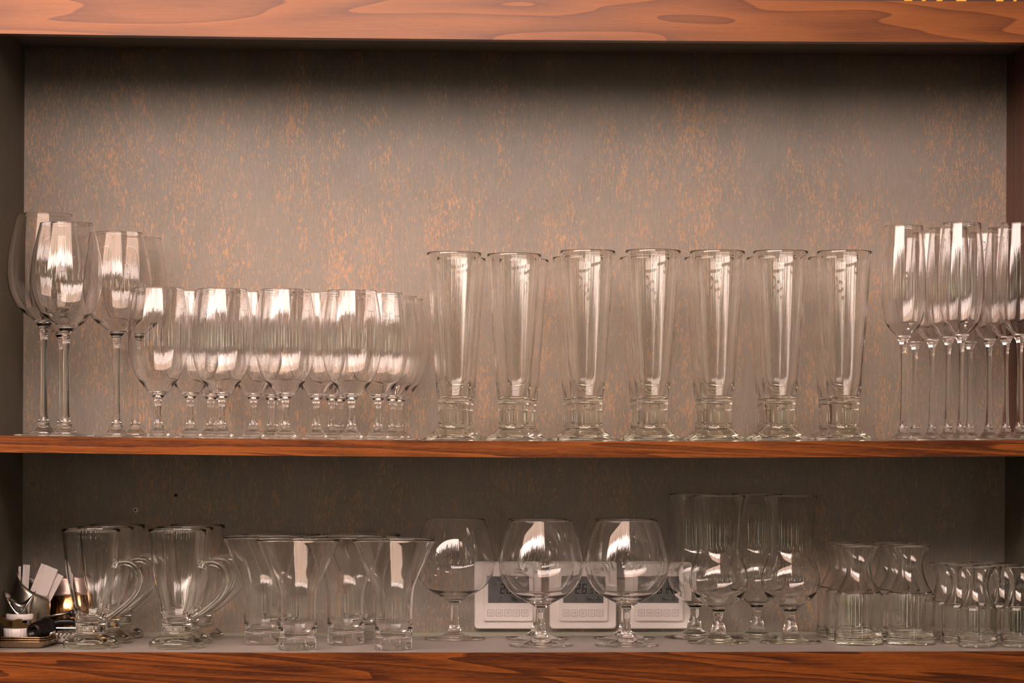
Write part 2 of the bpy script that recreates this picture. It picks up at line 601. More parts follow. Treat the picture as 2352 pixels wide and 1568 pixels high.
# striped board lying on top of the shelving
bx = px(1330, 0, 0.03).x
zt = beam_t(0.4)
sb = thing('striped_board', 'dark brown board with slanted yellow stripes on top of the walnut beam', 'board', (0, 0, 0))
bm = bmesh.new()
box(bm, bx, XR, 0.045, 0.20, interp(CEIL, 0.4) + 0.018, zt + 0.03)
mesh_obj('panel', bm, M_dbr, sb, smooth=False)
for u0, u1 in ((2071, 2089), (2111, 2120), (2145, 2158), (2190, 2213), (2281, 2298), (2321, 2328), (2348, 2358)):
    a, b = px(u0, 2, 0.045).x, px(u1, 2, 0.045).x
    bm = bmesh.new()
    z0, z1 = zt - 0.012, zt + 0.028
    k = 0.35
    vs = [(a - k * (zt - z0), z0), (b - k * (zt - z0), z0), (b + k * (z1 - zt), z1), (a + k * (z1 - zt), z1)]
    f0 = [bm.verts.new((x, 0.0446, z)) for x, z in vs]
    f1 = [bm.verts.new((x, 0.0452, z)) for x, z in vs]
    bm.faces.new(f0)
    bm.faces.new(f1[::-1])
    for i in range(4): bm.faces.new((f0[i], f1[i], f1[(i + 1) % 4], f0[(i + 1) % 4]))
    mesh_obj('stripe', bm, M_yel, sb, smooth=False)

# screws in the back panel
for (u, v, r, mt, lb) in ((310.5, 1171, 0.0032, M_white, 'small round cross-head screw in the dark back panel above the handled mugs'),
                          (403, 1137, 0.0022, M_hole, 'tiny dark recessed screw up and right of the bright screw in the back panel')):
    p = px(u, v, DEP)
    s = thing('screw', lb, 'screw', (p.x, DEP, p.z))
    bm = bmesh.new()
    lathe(bm, [(0, -0.0001), (r, -0.0001), (r * 1.0, 0.0004), (r * 0.8, 0.0010), (0, 0.0012)], 24)
    bmesh.ops.rotate(bm, verts=bm.verts, matrix=Matrix.Rotation(pi / 2, 3, 'X'))
    bmesh.ops.recalc_face_normals(bm, faces=bm.faces)
    mesh_obj('screw_head', bm, mt, s)
    bm = bmesh.new()
    box(bm, -r * .62, r * .62, -0.0015, -0.0009, -r * .17, r * .17)
    box(bm, -r * .17, r * .17, -0.0015, -0.0009, -r * .62, r * .62)
    mesh_obj('cross_slot', bm, M_hole, s, smooth=False)


# ---------------------------------------------------------------- glasses
def P(pts, base, sc):
    """(half width px, row px) -> (radius, height)"""
    return [(h / sc, (base - v) / sc) for h, v in pts]


def stemmed(name, cat, outer_px, stem_px, foot_r, base, sc, mid_mat, wall=0.0011, foot_h=0.0018, z_in_px=None, foot_mat=None, cone=0.25):
    root = thing(name, 'x', cat)
    ou = catmull(P(outer_px, base, sc), 5)
    zj = ou[0][1]
    z_in = (base - z_in_px) / sc
    add_shell('bowl', ou, wall, z_in, mid_mat, root, wall * 0.8)
    st = catmull(P(stem_px, base, sc), 4)
    add_turn('stem', st, G_solid, root, 32)
    zs, rs = st[0][1], st[0][0]
    fr = foot_r / sc
    top = [(rs * 1.0, zs + 0.0002), (rs * 1.5, zs * 0.72), (rs + (fr - rs) * cone, foot_h + (zs - foot_h) * 0.30), (rs + (fr - rs) * 0.6, foot_h * 1.25), (fr * 0.96, foot_h), (fr, foot_h * 0.62), (fr * 0.992, 0.0002)]
    fp = [(0.0, 0.0008), (fr * 0.5, 0.0006), (fr * 0.9, 0.0), (fr * 0.992, 0.0002)]
    prof = fp[:-1] + catmull(top[::-1], 3)
    add_turn('foot', prof, foot_mat or G_solid, root, 56)
    return root


GR = {'wine': 'tall wine glasses at the left end of the upper shelf',
      'goblet': 'short-stemmed goblets on the upper shelf',
      'pilsner': 'tall footed beer glasses on the upper shelf',
      'flute': 'narrow wine glasses at the right end of the upper shelf',
      'mug': 'footed glass mugs on the lower shelf',
      'tumbler': 'flared tumblers on the lower shelf',
      'snifter': 'brandy snifters on the lower shelf',
      'hurricane': 'hourglass-shaped footed glasses on the lower shelf',
      'carafe': 'larger glass carafes on the lower shelf',
      'small': 'small glass carafes in the lower right corner'}


def place(proto, kind, items, zf, y_tilt=0.0):
    first = True
    for (u, y, sc, label) in items:
        x = px(u, 1003 if zf is mid_z else 1300, y).x
        z = zf(x) + 0.0006
        rz = 0.0 if kind != 'mug' else random.uniform(-0.06, 0.04)
        if first:
            proto.location = (x, y, z)
            proto.rotation_euler = (0, 0, rz)
            proto.scale = (sc, sc, sc)
            proto['label'] = label
            proto['group'] = GR[kind]
            first = False
        else:
            dup(proto, (x, y, z), rz, label, GR[kind], sc)


# tall wine glasses
wine = stemmed('wine_glass', 'wine glass',
               [(10, 764), (17, 757), (30, 746), (46, 734), (60, 720), (70, 703), (77, 684), (82, 658), (83, 633), (80, 600), (72, 560), (61, 515)],
               [(13.5, 985), (14.2, 981), (11, 973), (8.5, 955), (7.3, 900), (7.2, 830), (8, 790), (10, 778), (9.5, 772), (12, 766), (18, 758)],
               72, 1008, 1881, G_thin, z_in_px=752)
place(wine, 'wine', [
    (150, 0.046, 0.986, 'tall wine glass in front near the left side panel, its stem second from the left'),
    (99, 0.1325, 1.05, 'largest wine glass, tallest rim, closest to the left side panel'),
    (141, 0.2205, 0.97, 'tall wine glass standing directly behind the front left wine glass'),
    (266.5, 0.140, 0.972, 'tall wine glass just behind the leftmost short goblet, on its left'),
    (309.5, 0.225, 0.970, 'rear tall wine glass whose stem shows just left of the leftmost goblet stem'),
], mid_z)

gob = stemmed('goblet', 'goblet',
              [(10, 918), (14, 912), (23, 904), (36, 888), (50, 869), (62, 844), (69, 806), (69.5, 770), (67, 724), (62, 690), (57, 664)],
              [(13.5, 986), (13.5, 982), (10.2, 976), (8, 965), (6.8, 948), (7.2, 934), (8, 928), (8, 924), (11, 917), (15, 911)],
              61, 1009, 1885, G_thin, z_in_px=903)
ords = ['leftmost', 'second from left', 'third from left', 'rightmost']
gi = []
for ri, (rn, y, us) in enumerate((('front row', 0.044, (362, 508, 654, 806)), ('second row', 0.109, (436, 581, 725, 867)),
                                  ('third row', 0.180, (483, 622, 761, 900)), ('rear row', 0.254, (497, 642, 779, 916)))):
    for k, u in enumerate(us):
        gi.append((u, y, random.uniform(0.989, 0.995), 'short-stemmed clear goblet, %s in the %s of goblets' % (ords[k], rn)))
place(gob, 'goblet', gi, mid_z)

fl = stemmed('slim_wine_glass', 'wine glass',
             [(8, 790), (10, 784), (18, 771), (31, 757), (43, 736), (50, 700), (52, 655), (49.5, 590), (46, 550), (43, 519)],
             [(12, 992), (12.5, 987), (9.5, 980), (7.4, 960), (6.2, 900), (5.8, 840), (6.5, 808), (8, 798), (8, 793), (9, 787), (14, 778)],
             62.5, 1011, 1883, G_thin, z_in_px=772)
place(fl, 'flute', [
    (2073, 0.045, 1.0048, 'slim wine glass in front, leftmost of the slim group at the right end'),
    (2206, 0.045, 1.0170, 'slim wine glass in front, middle of the three front slim glasses'),
    (2341, 0.045, 1.0170, 'slim wine glass in front, cut by the right edge of the photo'),
    (2176, 0.112, 1.0119, 'slim wine glass second from the front, just behind left of the middle front one'),
    (2309, 0.112, 1.0119, 'slim wine glass second from the front, just left of the cut-off front one'),
    (2139, 0.180, 1.0068, 'slim wine glass third in depth, between the two left front slim glasses'),
    (2270, 0.180, 1.0068, 'slim wine glass third in depth, between the two right front slim glasses'),
    (2100, 0.250, 1.0017, 'slim wine glass at the very back, stem right beside the leftmost front stem'),
    (2226, 0.250, 1.0017, 'slim wine glass at the very back, stem right beside the middle front stem'),
], mid_z)

# tall footed beer glasses
pil = thing('beer_glass', 'x', 'beer glass')
B0, SC = 1012.0, 1881.0
ou = catmull(P([(33, 926), (36, 921), (38.5, 905), (41.5, 870), (47.5, 795), (54.6, 700), (59.8, 630), (63.8, 576)], B0, SC), 5)
add_shell('cup', ou, 0.0020, (B0 - 915) / SC, G_body, pil, 0.0022)
add_turn('base', catmull(P([(37, 984), (35.5, 978), (35, 960), (35, 940), (36.5, 926), (35.5, 921), (30, 919), (14, 922), (5, 923)], B0, SC), 3), G_green, pil, 48)
add_turn('foot', [(0, 0.0006), (0.030, 0.0)] + P([(67.5, 1011.5), (69, 1008), (67.5, 1005), (60, 1001), (50, 995), (43, 988.5), (38, 985.5), (36, 983)], B0, SC), G_green, pil, 56)
pi_items = []
fr = [(1040, 0.985), (1178, 0.98), (1347, 1.0), (1497, 1.003), (1645, 1.0), (1790, 1.0), (1937, 0.998)]
on = ['leftmost', 'second from left', 'third from left', 'middle', 'third from right', 'second from right', 'rightmost']
for k, (u, s_) in enumerate(fr):
    pi_items.append((u, 0.050, s_, 'tall footed beer glass, %s of the seven in the front row' % on[k]))
for k, (u, s_) in enumerate([(1052, 0.985), (1197, 0.98), (1328, 0.995), (1482, 0.995), (1630, 0.995), (1773, 0.995), (1914, 0.995)]):
    pi_items.append((u, 0.160, s_, 'tall footed beer glass, %s of the seven in the rear row' % on[k]))
place(pil, 'pilsner', pi_items, mid_z)

# footed mugs with handles
mug = thing('glass_mug', 'x', 'mug')
B0, SC = 1486.6, 1860.0
ou = catmull(P([(33, 1451), (34.5, 1444), (36, 1425), (38.5, 1400), (46, 1365), (54.5, 1328), (61, 1275), (66.5, 1218)], B0, SC), 5)
add_shell('body', ou, 0.0028, (B0 - 1428) / SC, G_body, mug, 0.0026)
add_turn('foot', [(0, 0.0030), (0.016, 0.0024), (0.030, 0.0)] + P([(61, 1486.4), (64, 1482), (64, 1476), (60, 1470.5), (50, 1464), (40, 1458.5), (35.5, 1455), (34, 1450), (34.5, 1440), (33, 1432), (20, 1436), (8, 1437)], B0, SC), G_green, mug, 56)
bm = bmesh.new()
hp = catmull([(56, 1307), (60, 1298), (70, 1293.5), (84, 1293.5), (99, 1301), (109, 1317), (112, 1336), (106, 1357), (92, 1377), (74, 1394), (57, 1407), (44, 1415), (34, 1420)], 4)
pts = [(h / SC, 0.0, (B0 - v) / SC) for h, v in hp]
n = len(pts)
rad = [0.0040 + 0.0022 * max(0, 1 - i / 5) + 0.0016 * max(0, 1 - (n - 1 - i) / 8) for i in range(n)]
tube(bm, pts, rad, 16)
mesh_obj('handle', bm, G_green, mug)
place(mug, 'mug', [
    (208, 0.086, 1.0, 'handled glass mug in front, left of the two front mugs, beside the tray'),
    (241, 0.172, 1.0, 'handled glass mug in the middle of the left file of three mugs'),
    (268, 0.255, 1.0, 'handled glass mug at the back of the left file of three mugs'),
    (406, 0.086, 1.0, 'handled glass mug in front, right of the two front mugs'),
    (424, 0.172, 1.0, 'handled glass mug in the middle of the right file of three mugs'),
    (452, 0.255, 1.0, 'handled glass mug at the back of the right file of three mugs'),
], low_z)

# flared tumblers
tum = thing('flared_tumbler', 'x', 'tumbler')
B0, SC = 1489.0, 1870.0
ou = catmull(P([(43.2, 1461), (43.6, 1440), (44, 1400), (45.5, 1368), (50.5, 1341), (66, 1304), (81, 1270), (95, 1239)], B0, SC), 5)
add_shell('cup', ou, 0.0024, (B0 - 1457) / SC, G_body, tum, 0.0020)
add_turn('base', [(0, 0.0008), (0.019, 0.0002)] + P([(41, 1488.8), (43.3, 1486), (43.6, 1475), (43.3, 1463), (41.5, 1459.5), (30, 1461), (10, 1462)], B0, SC), G_solid, tum, 56)
place(tum, 'tumbler', [
    (683, 0.053, 1.0, 'flared tumbler in front, left of the two front tumblers'),
    (903, 0.053, 1.0, 'flared tumbler in front, right of the two front tumblers, beside the snifters'),
    (603, 0.145, 1.0, 'flared tumbler in the second row next to the mug handles'),
    (794, 0.145, 1.0, 'flared tumbler in the second row between the two front tumblers'),
    (645, 0.2455, 0.998, 'flared tumbler at the back, left, only its rim showing above the others'),
    (829, 0.2455, 0.998, 'flared tumbler at the back, right, its rim highest between the front two'),
], low_z)

# snifters
sni = stemmed('brandy_snifter', 'snifter',
              [(11, 1398), (17, 1391), (36, 1380.5), (57, 1369), (76, 1353), (90, 1331), (97, 1304), (95.5, 1282), (89, 1249), (81, 1222), (71, 1196)],
              [(16, 1464), (15.5, 1460), (12, 1452), (10.2, 1440), (8.3, 1420), (8.5, 1405), (10.5, 1398), (17, 1391)],
              74, 1482, 1843, G_thin, z_in_px=1386, cone=0.3)
place(sni, 'snifter', [
    (1242, 0.118, 1.0, 'round brandy snifter in front, left of the two front snifters'),
    (1439, 0.118, 1.0, 'round brandy snifter in front, right of the two front snifters'),
    (1044, 0.238, 0.99, 'round brandy snifter standing alone left of the white thermostats'),
    (1234, 0.240, 0.99, 'round brandy snifter directly behind the left front snifter'),
    (1434, 0.240, 0.99, 'round brandy snifter directly behind the right front snifter'),
], low_z)

# hurricane glasses
hur = stemmed('hurricane_glass', 'cocktail glass',
              [(12, 1408), (17, 1401.5), (32, 1390), (52, 1375), (64, 1354), (68, 1333), (64, 1309), (54, 1285), (49, 1264), (50, 1238), (53, 1195), (57, 1160), (61.5, 1140)],
              [(18.5, 1458), (18, 1452), (16, 1443), (11.5, 1430), (10, 1420), (12, 1408), (18, 1401)],
              71, 1477, 1819, G_body, wall=0.0015, z_in_px=1392, foot_mat=G_green)
place(hur, 'hurricane', [
    (1650, 0.162, 1.0, 'hourglass-shaped footed cocktail glass in front, left, beside the snifters'),
    (1815, 0.162, 1.0, 'hourglass-shaped footed cocktail glass in front, right, beside the carafes'),
    (1595, 0.254, 1.0, 'hourglass-shaped footed cocktail glass behind left, overlapping the right thermostat'),
    (1738, 0.254, 1.0, 'hourglass-shaped footed cocktail glass behind, between the two front cocktail glasses'),
], low_z)


def carafe(name, outer_px, neck_px, base, sc, wall, inpx):
    r = thing(name, 'x', 'carafe')
    ne = catmull(P(neck_px, base, sc), 5)
    bm = bmesh.new()
    inner = [(a - wall, b) for a, b in ne][::-1]
    rr, zz = ne[-1]
    prof = ne + [(rr - wall * .1, zz + wall * .4), (rr - wall * .9, zz + wall * .4)] + inner
    lathe(bm, prof, 56, closed=True)
    bmesh.ops.recalc_face_normals(bm, faces=bm.faces)
    mesh_obj('neck', bm, G_body, r)
    bo = catmull(P(outer_px, base, sc), 4)
    bm = bmesh.new()
    zi = (base - inpx) / sc
    inn = [(a - wall * 1.3, b) for a, b in bo if b > zi + 0.002][::-1]
    prof = bo + inn + [(inn[-1][0] - 0.002, zi + 0.0005), (inn[-1][0] * 0.5, zi), (0.0, zi)]
    lathe(bm, [(0.0, 0.0010), (bo[0][0] * 0.8, 0.0008)] + prof, 56)
    bmesh.ops.recalc_face_normals(bm, faces=bm.faces)
    mesh_obj('body', bm, G_body, r)
    bm = bmesh.new()
    lathe(bm, [(0.0, 0.0014), (bo[0][0] * .85, 0.0012), (bo[0][0] * 0.97, 0.0026), (bo[0][0] * 0.99, zi * 0.6), (bo[0][0] * 0.93, zi - 0.0003), (0, zi - 0.0006)], 48)
    bmesh.ops.recalc_face_normals(bm, faces=bm.faces)
    mesh_obj('base', bm, G_green, r)
    return r


car = carafe('glass_carafe', [(50, 1480.5), (54.5, 1478), (56, 1472), (56, 1440), (57, 1400), (57.5, 1372), (56.5, 1366), (53, 1363)],
             [(53, 1363), (50, 1360), (42, 1346), (34, 1329), (29.5, 1312), (29, 1296), (32, 1282), (38, 1268), (44.5, 1256)], 1481.0, 1839.0, 0.0022, 1466)
place(car, 'carafe', [
    (1972, 0.128, 1.0, 'larger pinched-neck glass carafe in front, left of the two'),
    (2091, 0.128, 1.0, 'larger pinched-neck glass carafe in front, right of the two'),
    (1952, 0.195, 1.0, 'larger glass carafe in the middle of the left file of carafes'),
    (1930, 0.262, 1.0, 'larger glass carafe at the back of the left file, next to the cocktail glasses'),
    (2067, 0.195, 1.0, 'larger glass carafe in the middle of the right file of larger carafes'),
    (2043, 0.262, 1.0, 'larger glass carafe at the back of the right file of larger carafes'),
], low_z)
sma = carafe('small_glass_carafe', [(40, 1487.5), (44, 1485), (45.5, 1480), (45.5, 1450), (46, 1415), (46, 1404), (44.5, 1399), (42, 1397)],
             [(42, 1397), (39, 1392), (32, 1378), (27, 1362), (25.5, 1348), (27, 1334), (32, 1319), (41, 1305)], 1488.0, 1865.0, 0.0020, 1477)
place(sma, 'small', [
    (2245, 0.078, 1.0, 'small glass carafe in front, whole one in the lower right corner'),
    (2344, 0.078, 1.0, 'small glass carafe in front, cut by the right edge of the photo'),
    (2208, 0.143, 1.0, 'small glass carafe second in depth, behind left of the whole front one'),
    (2306, 0.143, 1.0, 'small glass carafe second in depth, between the two front small carafes'),
    (2173, 0.210, 1.0, 'small glass carafe at the back, next to the larger carafes'),
    (2268, 0.210, 1.0, 'small glass carafe at the back, nearer the right side panel'),
], low_z)


# ---------------------------------------------------------------- thermostats on the back panel
def rrect(w, h, r, n=6):
    out = []
    for cx_, cz_, a0 in ((w - r, h - r, 0), (-w + r, h - r, 90), (-w + r, -h + r, 180), (w - r, -h + r, 270)):
        for k in range(n + 1):
            a = radians(a0 + 90 * k / n)
            out.append((cx_ + r * cos(a), cz_ + r * sin(a)))
    return out


def slab(bm, poly, y0, y1, ox=0, oz=0, taper=0.0):
    """an upright plate with its front at y0 (towards the viewer) and its back at y1"""
    if taper > 0:
        cxm = sum(p[0] for p in poly) / len(poly)
        czm = sum(p[1] for p in poly) / len(poly)
        mxx = max(abs(p[0] - cxm) for p in poly)
        k = 1 - taper / mxx
        fr_ = [bm.verts.new((ox + cxm + (x - cxm) * k, y0, oz + czm + (z - czm) * k)) for x, z in poly]
        md = [bm.verts.new((ox + x, y0 + taper, oz + z)) for x, z in poly]
    else:
        fr_ = [bm.verts.new((ox + x, y0, oz + z)) for x, z in poly]
        md = None
    bk = [bm.verts.new((ox + x, y1, oz + z)) for x, z in poly]
    bm.faces.new(fr_)
    bm.faces.new(bk[::-1])
    n = len(poly)
    lay = [fr_, md, bk] if md else [fr_, bk]
    for a, b in zip(lay[:-1], lay[1:]):
        for i in range(n):
            j = (i + 1) % n
            bm.faces.new((a[i], b[i], b[j], a[j]))


def rect(x0, x1, z0, z1): return [(x0, z0), (x1, z0), (x1, z1), (x0, z1)]


SEG7 = {'2': 'abged', '6': 'afgedc', '0': 'abcdef', 'C': 'afed'}


def digit(bm, ch, x, z, w, h, t_, y0, y1, sl=0.08):
    g = t_ * 0.25
    S_ = {'a': rect(g, w - g, h - t_, h), 'd': rect(g, w - g, 0, t_), 'g': rect(g, w - g, h / 2 - t_ / 2, h / 2 + t_ / 2),
          'f': rect(0, t_, h / 2 + g, h - g), 'e': rect(0, t_, g, h / 2 - g), 'b': rect(w - t_, w, h / 2 + g, h - g), 'c': rect(w - t_, w, g, h / 2 - g)}
    for s in SEG7[ch]: slab(bm, [(x + a + sl * b, z + b) for a, b in S_[s]], y0, y1)


def text(parent, name, body, size, x, z, y, mat, bold=0.0):
    cu = bpy.data.curves.new(name, 'FONT')
    cu.body = body
    cu.size = size
    cu.extrude = 0.00008
    cu.offset = bold
    cu.align_x = 'RIGHT'
    o = bpy.data.objects.new(name, cu)
    C.objects.link(o)
    bpy.context.view_layer.update()
    dg = bpy.context.evaluated_depsgraph_get()
    me = bpy.data.meshes.new_from_object(o.evaluated_get(dg))
    bpy.data.objects.remove(o)
    o = bpy.data.objects.new(name, me)
    me.materials.clear()
    me.materials.append(mat)
    C.objects.link(o)
    o.parent = parent
    o.location = (x, y, z)
    o.rotation_euler = (pi / 2, 0, 0)
    return o


SB = F / (D + DEP)              # pixels per metre on the back panel


def thermostat(u, v, label):
    p = px(u, v, DEP)
    r = thing('thermostat', label, 'thermostat', (p.x, DEP, p.z), 0, 'white wall thermostats')
    m = lambda q: q / SB        # pixel -> metre
    bm = bmesh.new()
    slab(bm, rrect(m(76.5), m(77), m(9)), -0.0085, 0.0, taper=0.0012)
    mesh_obj('back_plate', bm, M_white, r, smooth=False)
    # raised face, flat-topped and rounded
    bm = bmesh.new()
    slab(bm, rrect(m(57), m(66), m(6)), -0.0125, -0.0080, ox=m(0), oz=m(7), taper=0.0008)
    mesh_obj('front_cover', bm, M_white, r, smooth=False)
    bm = bmesh.new()
    slab(bm, rect(-m(46), m(46), -m(17), m(44)), -0.0128, -0.0122)
    d = mesh_obj('display', bm, M_lcd, r, smooth=False)
    y0, y1 = -0.0130, -0.0127
    bm = bmesh.new()
    digit(bm, '2', -m(19), m(4), m(11), m(23), m(2.6), y0, y1)
    digit(bm, '6', -m(4), m(4), m(11), m(23), m(2.6), y0, y1)
    slab(bm, rect(m(11), m(13), m(4), m(6.5)), y0, y1)
    digit(bm, '0', m(16), m(4), m(6), m(13), m(1.6), y0, y1)
    slab(bm, [(m(26) + m(1.6) * cos(a * pi / 4), m(15.5) + m(1.6) * sin(a * pi / 4)) for a in range(8)], y0, y1)
    digit(bm, 'C', m(29), m(4), m(6), m(13), m(1.6), y0, y1)
    mesh_obj('temperature_reading', bm, M_ink, d, smooth=False)
    bm = bmesh.new()
    for k in range(7):
        slab(bm, rect(m(8 + k * 2.3), m(9.5 + k * 2.3), -m(12), -m(12) + m(9 - k * 1.0)), y0, y1)
    for a, b, c_, e in ((4, 45, -1.2, -0.6), (4, 45, -15.0, -14.4), (4, 4.6, -15, -0.6), (24.6, 25.2, -15, -0.6), (44.4, 45, -15, -0.6)):
        slab(bm, rect(m(a), m(b), m(c_), m(e)), y0, y1)
    for k in range(3):
        a = pi / 2 + k * 2 * pi / 3
        q = [(m(34.5), -m(8))] + [(m(34.5) + m(5.5) * cos(a + t_), -m(8) + m(5.5) * sin(a + t_)) for t_ in (-0.42, 0, 0.42)]
        slab(bm, q, y0, y1)
    mesh_obj('fan_symbols', bm, M_ink, d, smooth=False)
    bm = bmesh.new()
    for k in range(8):
        a = k * pi / 4
        q = [(-m(22) + m(1.4) * cos(a) - m(.5) * sin(a), m(37) + m(1.4) * sin(a) + m(.5) * cos(a)),
             (-m(22) + m(1.4) * cos(a) + m(.5) * sin(a), m(37) + m(1.4) * sin(a) - m(.5) * cos(a)),
             (-m(22) + m(4) * cos(a) + m(.5) * sin(a), m(37) + m(4) * sin(a) - m(.5) * cos(a)),
             (-m(22) + m(4) * cos(a) - m(.5) * sin(a), m(37) + m(4) * sin(a) + m(.5) * cos(a))]
        slab(bm, q, y0, y1)
    slab(bm, [(-m(33), m(24)), (-m(28), m(29)), (-m(23), m(24)), (-m(28), m(27))], y0, y1)
    slab(bm, rect(-m(31), -m(29.8), m(20), m(25.5)), y0, y1)
    slab(bm, rect(-m(21), -m(13), -m(13), -m(12)), y0, y1)
    slab(bm, [(-m(21), -m(11)), (-m(17), -m(9)), (-m(21), -m(7))], y0, y1)
    slab(bm, [(-m(13), -m(11)), (-m(17), -m(9)), (-m(13), -m(7))], y0, y1)
    slab(bm, rect(-m(19.5), -m(14.5), -m(5.5), -m(3.5)), y0, y1)
    mesh_obj('mode_symbols', bm, M_inkf, d, smooth=False)
    for k in range(5):
        cx_ = m(-39.2 + 19.35 * k)
        cz_ = -m(40)
        bm = bmesh.new()
        slab(bm, rrect(m(8), m(8), m(1.6), 3), -0.01265, -0.0120, cx_, cz_)
        b = mesh_obj('button', bm, M_line, r, smooth=False)
        bm = bmesh.new()
        slab(bm, rrect(m(7.3), m(7.3), m(1.3), 3), -0.0130, -0.0122, cx_, cz_, taper=0.0002)
        mesh_obj('button_cap', bm, M_white2, b, smooth=False)
        bm = bmesh.new()
        ys = (-0.01310, -0.0129)
        if k == 0:
            pr = [(cx_ + m(3) * sin(a), cz_ + m(3) * cos(a)) for a in [0.6 + i * (2 * pi - 1.2) / 14 for i in range(15)]]
            for a_, b_ in zip(pr[:-1], pr[1:]):
                slab(bm, [a_, b_, (b_[0] * .85 + cx_ * .15, b_[1] * .85 + cz_ * .15), (a_[0] * .85 + cx_ * .15, a_[1] * .85 + cz_ * .15)], *ys)
            slab(bm, rect(cx_ - m(.25), cx_ + m(.25), cz_, cz_ + m(3.6)), *ys)
        elif k == 1:
            for q in ([(-3, -3), (-2.4, -3), (-2.4, 3), (-3, 3)], [(2.4, -3), (3, -3), (3, 3), (2.4, 3)], [(-3, 3), (-2.4, 3), (0.3, -1.4), (-0.3, -1.4)], [(2.4, 3), (3, 3), (0.3, -1.4), (-0.3, -1.4)]):
                slab(bm, [(cx_ + m(a), cz_ + m(b_)) for a, b_ in q], *ys)
        elif k == 2:
            for j in range(4):
                a = j * pi / 2 + 0.5
                slab(bm, [(cx_, cz_), (cx_ + m(3.4) * cos(a), cz_ + m(3.4) * sin(a)), (cx_ + m(3) * cos(a + .5), cz_ + m(3) * sin(a + .5))], *ys)
        else:
            s_ = 1 if k == 3 else -1
            tri = [(-3.2, -2), (3.2, -2), (0, 3)]
            for i in range(3):
                a, b_ = tri[i], tri[(i + 1) % 3]
                slab(bm, [(cx_ + m(a[0]), cz_ + s_ * m(a[1])), (cx_ + m(b_[0]), cz_ + s_ * m(b_[1])),
                          (cx_ + m(b_[0] * .82), cz_ + s_ * m(b_[1] * .82)), (cx_ + m(a[0] * .82), cz_ + s_ * m(a[1] * .82))], *ys)
        mesh_obj('button_symbol', bm, M_line, b, smooth=False)
    text(r, 'brand_lettering', 'Johnson\nControls', m(6.6), m(30), m(57), -0.0127, M_logo)
    bm = bmesh.new()
    for k in range(10):
        a = k * pi / 5
        for (r0, r1) in ((1.0, 2.6), (3.1, 4.9)):
            q = [(m(38.5) + m(rr_) * cos(a + da), m(59) + m(rr_) * sin(a + da)) for rr_, da in ((r0, -.12), (r1, -.20), (r1, .20), (r0, .12))]
            slab(bm, q, -0.0129, -0.0124)
    mesh_obj('round_emblem', bm, M_logo, r, smooth=False)
    return r


thermostat(1165.5, 1366, 'white thermostat reading 26 degrees, leftmost of the three behind the snifters')
thermostat(1337.5, 1366, 'white thermostat reading 26 degrees, middle one between the two front snifters')
thermostat(1510, 1366, 'white thermostat reading 26 degrees, rightmost, partly behind the cocktail glass')

# ---------------------------------------------------------------- bar tools at the far left of the lower shelf
Z0 = low_z(XL) + 0.0005
X = lambda u, y: px(u, 1450, y).x


def tray(z, k, label):
    r = thing('metal_tray', label, 'tray', (X(64, 0.11), 0.110, z), radians(-7), 'small metal trays stacked at the left')
    hw, hd = 0.0305, 0.044
    levels = [(0.0060, 0.0, 0.0), (0.0035, 0.0006, 0.0), (0.0010, 0.0050, 0.0), (0.0, 0.0068, 0.0), (-0.0014, 0.0072, 0), (-0.0014, 0.0082, 0), (0.0006, 0.0080, 0), (0.0022, 0.0052, 0), (0.0044, 0.0016, 0), (0.0064, 0.0010, 0)]
    bm = bmesh.new()
    rings = []
    for ins, zz, _ in levels:
        poly = rrect(hw - ins, hd - ins, max(0.004, 0.010 - ins * 0.5), 6)
        rings.append([bm.verts.new((x, y, zz)) for x, y in poly])
    for a, b in zip(rings[:-1], rings[1:]):
        n_ = len(a)
        for i in range(n_): bm.faces.new((a[i], a[(i + 1) % n_], b[(i + 1) % n_], b[i]))
    bm.faces.new(rings[0][::-1])
    bm.faces.new(rings[-1])
    bmesh.ops.recalc_face_normals(bm, faces=bm.faces)
    ob = mesh_obj('tray_pan', bm, M_gold, r)
    return r


tray(Z0, 0, 'bronze-coloured small metal tray, lowest of the stack at the far left')
tray(Z0 + 0.0027, 1, 'bronze-coloured small metal tray, middle of the stack at the far left')
tray(Z0 + 0.0054, 2, 'bronze-coloured small metal tray, topmost of the stack, holding bar tools')
ZT = Z0 + 0.0066

ram = thing('fluted_ceramic_pot', 'small white fluted ceramic pot on the front of the metal trays', 'pot', (X(35, 0.085), 0.087, ZT))
add_turn('pot_body', [(0.013, 0), (0.0140, 0.0006), (0.0148, 0.016), (0.0140, 0.0166), (0.0128, 0.0160), (0.0122, 0.003), (0, 0.003)], M_cer, ram, 112,
         wave=lambda r, z, a: r * (1 + 0.028 * abs(sin(a * 10))) if r > 0.0135 else r)
pou = thing('bottle_stopper', 'black ribbed rubber stopper with an open end lying on the trays', 'stopper', (X(75, 0.083), 0.0775, ZT + 0.0128))
pr = [(0.0058, 0.006), (0.0062, 0.0005), (0.0078, 0.0), (0.0094, 0.001)]
for k in range(5): pr += [(0.0100, 0.003 + k * 0.0042), (0.0110, 0.0045 + k * 0.0042), (0.0100, 0.0062 + k * 0.0042)]
pr += [(0.0124, 0.026), (0.0128, 0.030), (0.0115, 0.034), (0.006, 0.037), (0, 0.037)]
bm = bmesh.new()
lathe(bm, [(0, 0.006)] + pr, 40)
bmesh.ops.rotate(bm, verts=bm.verts, matrix=Matrix.Rotation(radians(-28), 3, 'Z') @ Matrix.Rotation(radians(-84), 3, 'X'))
bmesh.ops.recalc_face_normals(bm, faces=bm.faces)
mesh_obj('rubber_body', bm, M_black, pou)

